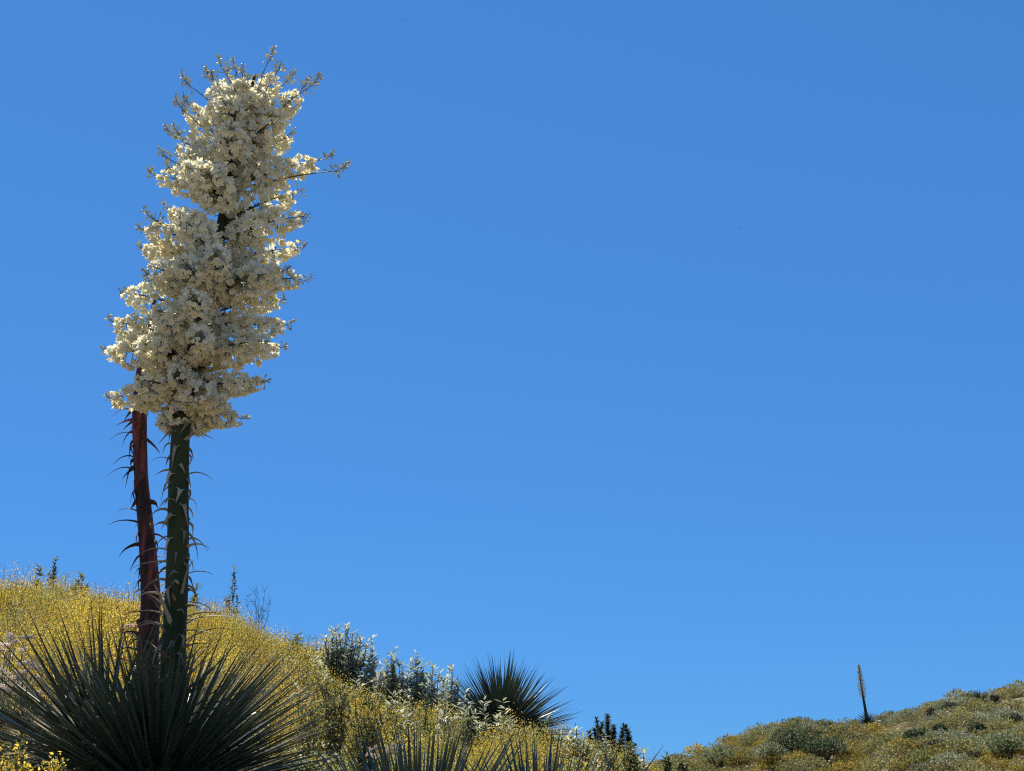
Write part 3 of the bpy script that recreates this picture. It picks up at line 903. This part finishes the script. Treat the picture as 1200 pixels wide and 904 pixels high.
mustard(68, 876, 4.5, 30, 8, 'yellow-orange flowered herb right of the tallest one', YW)
mustard(50, 890, 4.4, 36, 9, 'low yellow-flowered herb between the tallest one and the orange one', YW)

# ------------------------------------------------------------------ the golden scrub that covers the slope
def clump(name, n, h, w, n_leaf, leafm, flowm, fl_frac, size, stemm='herb_stem', tmpl=CHIP, up=1.0, floor=0.25):
    mb = MB()
    PP = []; KK = []
    for k in range(n):
        a = k * 2.4 + random.uniform(-.5, .5); q = math.sqrt((k + .4) / n)
        tip = np.array([math.cos(a) * q * w / 2, math.sin(a) * q * w / 2, h * random.uniform(.7, 1.1) * (1 - .25 * q * q)])
        foot = np.array([math.cos(a) * q * w * .2, math.sin(a) * q * w * .2, -0.03])
        mid = (tip + foot) / 2 + rng.normal(size=3) * .02 * up
        ts = np.linspace(0, 1, 4)[:, None]
        P = foot * (1 - ts) ** 2 + mid * 2 * ts * (1 - ts) + tip * ts * ts
        mb.tube([tuple(p) for p in P], [.0022, .0018, .0014, .0008], M[stemm], 3, False)
        u = rng.uniform(floor, 1, n_leaf)[:, None]
        C = foot * (1 - u) ** 2 + mid * 2 * u * (1 - u) + tip * u * u
        C = C + rng.normal(size=(n_leaf, 3)) * np.array([.026, .026, .016]) * (w / .4)
        PP.append(C); KK.append(u[:, 0])
    C = np.concatenate(PP); U = np.concatenate(KK)
    isf = (rng.uniform(0, 1, len(C)) < fl_frac * np.clip((U - .25) * 2.2, 0, 1))
    for mask, mat, sc in ((isf, flowm, 0.9), (~isf, leafm, 1.15)):
        c = C[mask]
        if len(c) == 0 or mat is None: continue
        X, Yv, Z = frames(rng.normal(size=(len(c), 3)) + np.array([0, 0, .7]))
        mb.stamp(tmpl, c, X, Yv, Z, size * sc * rng.uniform(.6, 1.3, len(c)), M[mat])
    ob = bpy.data.objects.new(name, mb.mesh(name))
    return ob

def scatter(name, protos, pts, var, scale, label, cat):
    """one object: points on the ground carrying plant tufts"""
    src = bpy.data.collections.new(name + '_kinds')     # not linked to the scene
    for i, p in enumerate(protos):
        p.name = '%s_kind_%02d' % (name, i)
        src.objects.link(p)
    me = bpy.data.meshes.new(name)
    me.from_pydata(pts.tolist(), [], [])
    n = len(pts)
    a = me.attributes.new('var', 'INT', 'POINT'); a.data.foreach_set('value', np.asarray(var, np.int32))
    a = me.attributes.new('scl', 'FLOAT', 'POINT'); a.data.foreach_set('value', np.asarray(scale, np.float32))
    rot = np.stack([rng.normal(0, .10, n), rng.normal(0, .10, n), rng.uniform(0, 6.28, n)], 1).astype(np.float32)
    a = me.attributes.new('rot', 'FLOAT_VECTOR', 'POINT'); a.data.foreach_set('vector', rot.ravel())
    o = bpy.data.objects.new(name, me)
    COL.objects.link(o)
    ng = bpy.data.node_groups.new(name + '_nodes', 'GeometryNodeTree')
    ng.interface.new_socket('Geometry', in_out='INPUT', socket_type='NodeSocketGeometry')
    ng.interface.new_socket('Geometry', in_out='OUTPUT', socket_type='NodeSocketGeometry')
    N = ng.nodes; L = ng.links
    gi = N.new('NodeGroupInput'); go = N.new('NodeGroupOutput')
    ci = N.new('GeometryNodeCollectionInfo'); ci.inputs['Collection'].default_value = src
    ci.inputs['Separate Children'].default_value = True; ci.inputs['Reset Children'].default_value = True
    ip = N.new('GeometryNodeInstanceOnPoints'); ip.inputs['Pick Instance'].default_value = True
    def attr(nm, tp):
        k = N.new('GeometryNodeInputNamedAttribute'); k.data_type = tp; k.inputs['Name'].default_value = nm
        return k.outputs['Attribute']
    L.new(gi.outputs[0], ip.inputs['Points']); L.new(ci.outputs[0], ip.inputs['Instance'])
    L.new(attr('var', 'INT'), ip.inputs['Instance Index'])
    L.new(attr('rot', 'FLOAT_VECTOR'), ip.inputs['Rotation'])
    L.new(attr('scl', 'FLOAT'), ip.inputs['Scale'])
    L.new(ip.outputs[0], go.inputs[0])
    md = o.modifiers.new('tufts', 'NODES'); md.node_group = ng
    tag(o, label, cat, kind='stuff')
    return o

near_kinds = [clump('k', 26, .46, .42, 80, 'herb', 'flower_y', .66, .0100),
              clump('k', 24, .42, .40, 80, 'herb', 'flower_y', .50, .0100),
              clump('k', 26, .48, .40, 80, 'herb', 'flower_o', .45, .0098),
              clump('k', 24, .44, .40, 80, 'herb2', 'flower_y', .22, .0105),
              clump('k', 24, .46, .42, 80, 'herb2', 'flower_y', .10, .0108),
              clump('k', 22, .44, .38, 60, 'straw', 'herb', .40, .0105),
              clump('k', 10, .66, .30, 14, 'straw', 'straw', .5, .014, 'straw', floor=.75),
              clump('k', 12, .34, .40, 40, 'sage', 'sage', .2, .020)]

def vnoise(x, y, s, seed):
    return (np.sin(x * s + seed) * np.sin(y * s * 1.1 + seed * 1.7) + 0.6 * np.sin(x * s * 2.1 + y * s * 1.3 + seed * 3.1) + 0.4 * np.sin(y * s * 2.9 - x * s * 1.9 + seed)) / 2

def near_scatter():
    pts = []
    step = 0.17
    xs = np.arange(-11, 7, step); ys = np.arange(3.6, 18, step)
    X, Y = np.meshgrid(xs, ys)
    X = (X + rng.uniform(-.09, .09, X.shape)).ravel(); Y = (Y + rng.uniform(-.09, .09, Y.shape)).ravel()
    r = np.hypot(X, Y); az = np.degrees(np.arctan2(X, Y))
    D = np.interp(az, NEAR[:, 0], NEAR[:, 2])
    k = (r > 4.1) & (r < D + 3.5) & (az > -38) & (az < 22)
    for b, rad in ((main_base, .22), (red_base, .16)):
        k &= np.hypot(X - b.x, Y - b.y) > rad
    X, Y, r = X[k], Y[k], r[k]
    Z = height(X, Y)
    n = len(X)
    sc = rng.uniform(.55, .95, n) * (1 + .18 * vnoise(X, Y, 1.6, 2.0) + .22 * vnoise(X, Y, 5.2, 7.0))
    q = np.hypot(X - at(590, 850, 10.9).x, Y - 10.5); sc *= np.where(q < .55, .45, 1)
    sc *= np.clip((r - 3.2) / 3.2, .42, 1)                       # low growth by the trail edge
    for b, rad in ((main_base, .75), (red_base, .7)):               # kept low under the rosettes' leaves
        d = np.hypot(X - b.x, Y - b.y); sc *= np.where((d < rad) & (Y < b.y + .3), .55, 1)
    nb = 900                                                       # separate bushes with hollows between them
    BX = rng.uniform(-11, 7, nb); BY = rng.uniform(3.6, 18, nb); BR = rng.uniform(.28, .62, nb); BC = rng.normal(0, .5, nb)
    dd = np.hypot(X[:, None] - BX[None], Y[:, None] - BY[None]) / BR[None]
    bi = dd.argmin(1); bd = dd[np.arange(n), bi]
    sc *= np.clip(1.04 - .5 * bd ** 2, .36, 1.04)
    yel = BC[bi] + .6 * vnoise(X, Y, .75, 1.0) + vnoise(X, Y, 2.3, 4.0) * .4 + rng.normal(0, .2, n) + 0.5 - 0.25 * (X < -2.6) - .85 * np.clip((X + 1.6) / 1.2, 0, 1)
    var = np.where(yel > .45, rng.choice([0, 0, 1, 2], n), np.where(yel > -.1, rng.choice([0, 1, 2, 3], n), rng.choice([1, 3, 3, 4], n)))
    u = rng.uniform(0, 1, n)
    var = np.where(u < .08, 5, var); var = np.where((u > .08) & (u < .092), 6, var)
    var = np.where((u > .10) & (u < .10 + .05 + .10 * (X > -1.8)), 7, var)
    keep = rng.uniform(0, 1, n) > .10 + .25 * (vnoise(X, Y, 3.3, 9.0) < -.45)
    X, Y, Z, var, sc = X[keep], Y[keep], Z[keep], var[keep], sc[keep]
    return np.stack([X, Y, Z], 1), var, sc
P_, v_, s_ = near_scatter()
scatter('slope_scrub', near_kinds, P_, v_, s_, 'golden yellow flowering scrub covering the near hillside', 'scrub')

# ------------------------------------------------------------------ far hill
def bush_mesh(w, h, n, size, mat, mat2=None, blobs=7, wood=True):
    mb = MB()
    cs = []
    for k in range(blobs):
        a = k * 2.4 + random.uniform(-.4, .4); q = math.sqrt((k + .2) / blobs) * .72
        cs.append((math.cos(a) * q * w / 2, math.sin(a) * q * w / 2, h * (.62 - .25 * q + random.uniform(-.06, .1)), random.uniform(.55, .8)))
    cs = np.array(cs)
    i = rng.integers(0, blobs, n)
    d = unit(rng.normal(size=(n, 3)))
    d[:, 2] = np.abs(d[:, 2]) * 1.0 - .35
    rad = rng.uniform(.45, 1.0, n) ** .6
    C = cs[i][:, :3] + d * rad[:, None] * np.array([w * .26, w * .26, h * .42]) * cs[i][:, 3:4] * 1.3
    C[:, 2] = np.maximum(C[:, 2], .03 * h)
    X, Yv, Z = frames(d + rng.normal(size=(n, 3)) * .6 + np.array([0, 0, .4]))
    S = size * rng.uniform(.6, 1.4, n)
    if mat2:
        k = rng.uniform(0, 1, n) < .35
        mb.stamp(OVAL, C[k], X[k], Yv[k], Z[k], S[k], M[mat2]); k = ~k
        mb.stamp(OVAL, C[k], X[k], Yv[k], Z[k], S[k], M[mat])
    else:
        mb.stamp(OVAL, C, X, Yv, Z, S, M[mat])
    st = MB()
    for k in range(blobs):
        st.tube([(0, 0, -.1), tuple(cs[k][:3] * np.array([.5, .5, .6])), tuple(cs[k][:3] + np.array([0, 0, h * .15]))], [.04 * w, .022 * w, .008 * w], M['wood'], 4)
    return mb, st

def far_kind(w, h, n, size, mat, mat2=None):
    mb, st = bush_mesh(w, h, n, size, mat, mat2)
    return bpy.data.objects.new('k', mb.mesh('k'))
far_kinds = [far_kind(1.3, .85, 650, .085, 'f_olive', 'f_yellow'), far_kind(1.4, .8, 650, .085, 'f_olive', 'f_grey'), far_kind(1.2, .8, 600, .085, 'f_grey'),
             far_kind(1.1, .75, 550, .08, 'f_yellow', 'f_olive'), far_kind(1.1, .7, 450, .09, 'f_brown', 'f_olive'), far_kind(1.3, .9, 600, .09, 'mid_leaf', 'f_olive')]

def far_scatter():
    step = 0.62
    xs = np.arange(-18, 48, step); ys = np.arange(24, 88, step)
    X, Y = np.meshgrid(xs, ys)
    X = (X + rng.uniform(-.3, .3, X.shape)).ravel(); Y = (Y + rng.uniform(-.3, .3, Y.shape)).ravel()
    r = np.hypot(X, Y); az = np.degrees(np.arctan2(X, Y))
    D2 = np.interp(az, FAR[:, 0], FAR[:, 2])
    k = (r > 36) & (r < D2 + 6) & (az > -6) & (az < 31)
    X, Y = X[k], Y[k]; n = len(X)
    a = vnoise(X, Y, .16, 3.0) + .6 * vnoise(X, Y, .5, 5.0) + rng.normal(0, .3, n)
    var = np.where(a > .75, 3, np.where(a > .35, 0, np.where(a > -.25, 1, 2)))
    u = rng.uniform(0, 1, n)
    var = np.where(u < .045, 4, var); var = np.where((u > .05) & (u < .10), 5, var)
    sc = rng.uniform(.5, 1.0, n) * rng.choice([1, 1, 1.5], n)
    k = (rng.uniform(0, 1, n) > .14)
    for fx, fpy in ((1017, 858), (1147, 834)):                     # low growth in front of the two far yuccas
        q = at(fx, fpy, 70.0); sc *= np.where((np.abs(X - q.x) < .9) & (Y > 62) & (Y < 74), .5, 1)
    X, Y, var, sc = X[k], Y[k], var[k], sc[k]
    return np.stack([X, Y, height(X, Y) - .05], 1), var, sc
P_, v_, s_ = far_scatter()
scatter('hill_scrub', far_kinds, P_, v_, s_, 'olive and yellow chaparral covering the far hill', 'scrub')

def ground_hit(px, py, r0, r1):
    d = ray(px, py); h = math.hypot(d[0], d[1])
    for r in np.arange(r0, r1, .2):
        p = np.array(CAM) + d * (r / h)
        if p[2] <= hz(p[0], p[1]):
            return p
    return p

FS = 'shrubs standing out on the far hill'
def far_shrub(px, py, wpx, hpx, label, mat='dark_leaf', mat2='mid_leaf', size=.10, n=2200):
    p = ground_hit(px, py, 36, 76)
    s = (Vector(p) - CAM).length / FPX
    w, h = wpx * s, (hpx + 11) * s
    o = thing('hillside_shrub', (p[0], p[1], hz(p[0], p[1]) - .1), label, 'shrub', FS)
    mb, st = bush_mesh(w, h, n, size, mat, mat2, blobs=11)
    st.build('stem', o)
    f = mb.build('foliage', o); f['kind'] = 'stuff'
far_shrub(928, 893, 62, 32, 'largest dark green shrub mass on the far hill', n=2600)
far_shrub(965, 897, 58, 30, 'dark green shrub joined to the largest mass on the far hill', n=2600)
far_shrub(905, 903, 46, 26, 'grey-green shrub at the foot of the largest dark mass', 'f_grey', 'mid_leaf')
far_shrub(845, 905, 60, 26, 'wide grey-green shrub low on the far hill toward the near slope', 'f_grey', 'mid_leaf')
far_shrub(1077, 880, 34, 20, 'rounded dark green shrub in the middle of the far hill')
far_shrub(1104, 872, 17, 15, 'small upright dark shrub beside the rounded dark shrub')
far_shrub(1104, 889, 26, 15, 'low blue-green shrub just below the rounded dark shrub', 'dark_leaf', 'f_grey')
far_shrub(1148, 872, 20, 15, 'small dark green shrub alone between two yellow patches')
far_shrub(1180, 900, 56, 34, 'large grey-green shrub with dark heart low on the far hill', 'mid_leaf', 'f_grey', n=2600)
far_shrub(1192, 862, 26, 14, 'brownish dark shrub above the large grey-green shrub', 'f_brown', 'dark_leaf')
far_shrub(1093, 849, 14, 11, 'dark brown tuft near the far hill crest', 'f_brown', 'dark_leaf', n=900)
far_shrub(1116, 842, 18, 11, 'wider dark brown tuft near the far hill crest below the rosette', 'f_brown', 'dark_leaf', n=900)
far_shrub(1167, 832, 12, 10, 'dark tuft right of the far skyline rosette', 'f_brown', 'dark_leaf', n=900)
far_shrub(822, 889, 26, 13, 'dark shrub on the far skyline nearest the near slope', 'mid_leaf', 'dark_leaf', n=900)
far_shrub(973, 868, 26, 10, 'dark green shrub on the far skyline left of the flower stalk', n=900)

# far yucca with its stalk, and a rosette without one
pb = ground_hit(1017, 858, 40, 71.5)
fy = thing('distant_yucca', (pb[0], pb[1], hz(pb[0], pb[1]) + .45), 'lone leaning yucca spike in bud on the far hill skyline', 'yucca')
fbase = Vector(fy.location)
stp = [(1017, 858, 4.0), (1015, 838, 3.6), (1012, 820, 2.8), (1009.5, 805, 1.7), (1007.5, 790, 1.2), (1006, 778, .7)]
fpts = [fbase + Vector((0, 0, -.05))] + [at(a, b, pb[1]) for a, b, c in stp]
frad = [stp[0][2] * .5 * mpp(1017, 858, pb[1])] + [c * .5 * mpp(a, b, pb[1]) for a, b, c in stp]
fa = spline(fpts, 40)
mb = MB(); mb.tube([tuple(Vector(p) - fbase) for p in fa], list(np.interp(np.linspace(0, len(frad) - 1, 40), range(len(frad)), frad)), M['stalk'], 8)
mb.build('stalk', fy, smooth=True)
mb = MB()
Q = []; D_ = []
i0 = 20
for k in range(150):
    t = k / 150
    i = i0 + (38 - i0) * t
    c = fa[int(i)] - np.array(fbase)
    a = k * 2.4
    ln = .27 * (1 - t) ** .8 * min(1, .45 + 4 * t) + .05
    d = np.array([math.cos(a), math.sin(a), .75]); d /= np.linalg.norm(d)
    mb.tube([tuple(c), tuple(c + d * ln)], [.006, .004], M['twig'], 3, False)
    for f in (.35, .6, .8, 1):
        Q.append(c + d * ln * f + rng.normal(size=3) * .015); D_.append(d)
X, Yv, Z = frames(np.array(D_)); nq = len(Q)
s = rng.uniform(.05, .085, nq)
mb.stamp(OCT, np.array(Q), X, Yv, Z, np.stack([s * .5, s * .5, s], 1), M['bud_far'])
mb.build('flower_spike', fy)
rosette(fy, 110, .66, 8, 105, BLADES_FAR)
pb = ground_hit(1147, 834, 40, 72.5)
fr = thing('distant_yucca_rosette', (pb[0], pb[1], hz(pb[0], pb[1]) + .25), 'stalkless spiky yucca rosette on the far hill skyline', 'yucca')
rosette(fr, 110, .95, 4, 85, BLADES_FAR)

# ------------------------------------------------------------------ two tiny birds high in the sky
def bird(px, py, dist, yaw, bank, label):
    d = Vector(ray(px, py)).normalized()
    o = thing('bird', CAM + d * dist, label, 'bird', 'distant birds')
    o.rotation_euler = (bank, 0.1, yaw)
    V = [(0, .22, 0), (0, .12, .03), (0, -.1, .03), (0, -.26, 0), (.035, .1, 0), (.03, -.1, 0), (-.035, .1, 0), (-.03, -.1, 0), (0, .05, -.035),
         (.28, .12, .08), (.52, -.02, .05), (.26, -.02, .07), (-.28, .12, .08), (-.52, -.02, .05), (-.26, -.02, .07), (.05, -.34, 0), (-.05, -.34, 0)]
    F = [(0, 4, 1), (0, 1, 6), (1, 4, 5, 2), (1, 2, 7, 6), (0, 8, 4), (0, 6, 8), (4, 8, 5), (6, 7, 8), (5, 8, 7, 3), (2, 5, 3), (2, 3, 7), (4, 9, 11, 5), (9, 10, 11), (6, 7, 14, 12),
         (12, 14, 13), (3, 15, 16)]
    mb = MB(); mb.add(V, F, M['insect'])
    mb.build('body', o)
bird(472, 23, 330, .6, .3, 'tiny dark bird soaring high above the flower plume')
bird(866, 268, 400, 1.4, .2, 'tiny dark bird alone in the empty blue sky over the far hill')
print('FLOWERS', N_FLOWERS, 'LEAVES', n_main)
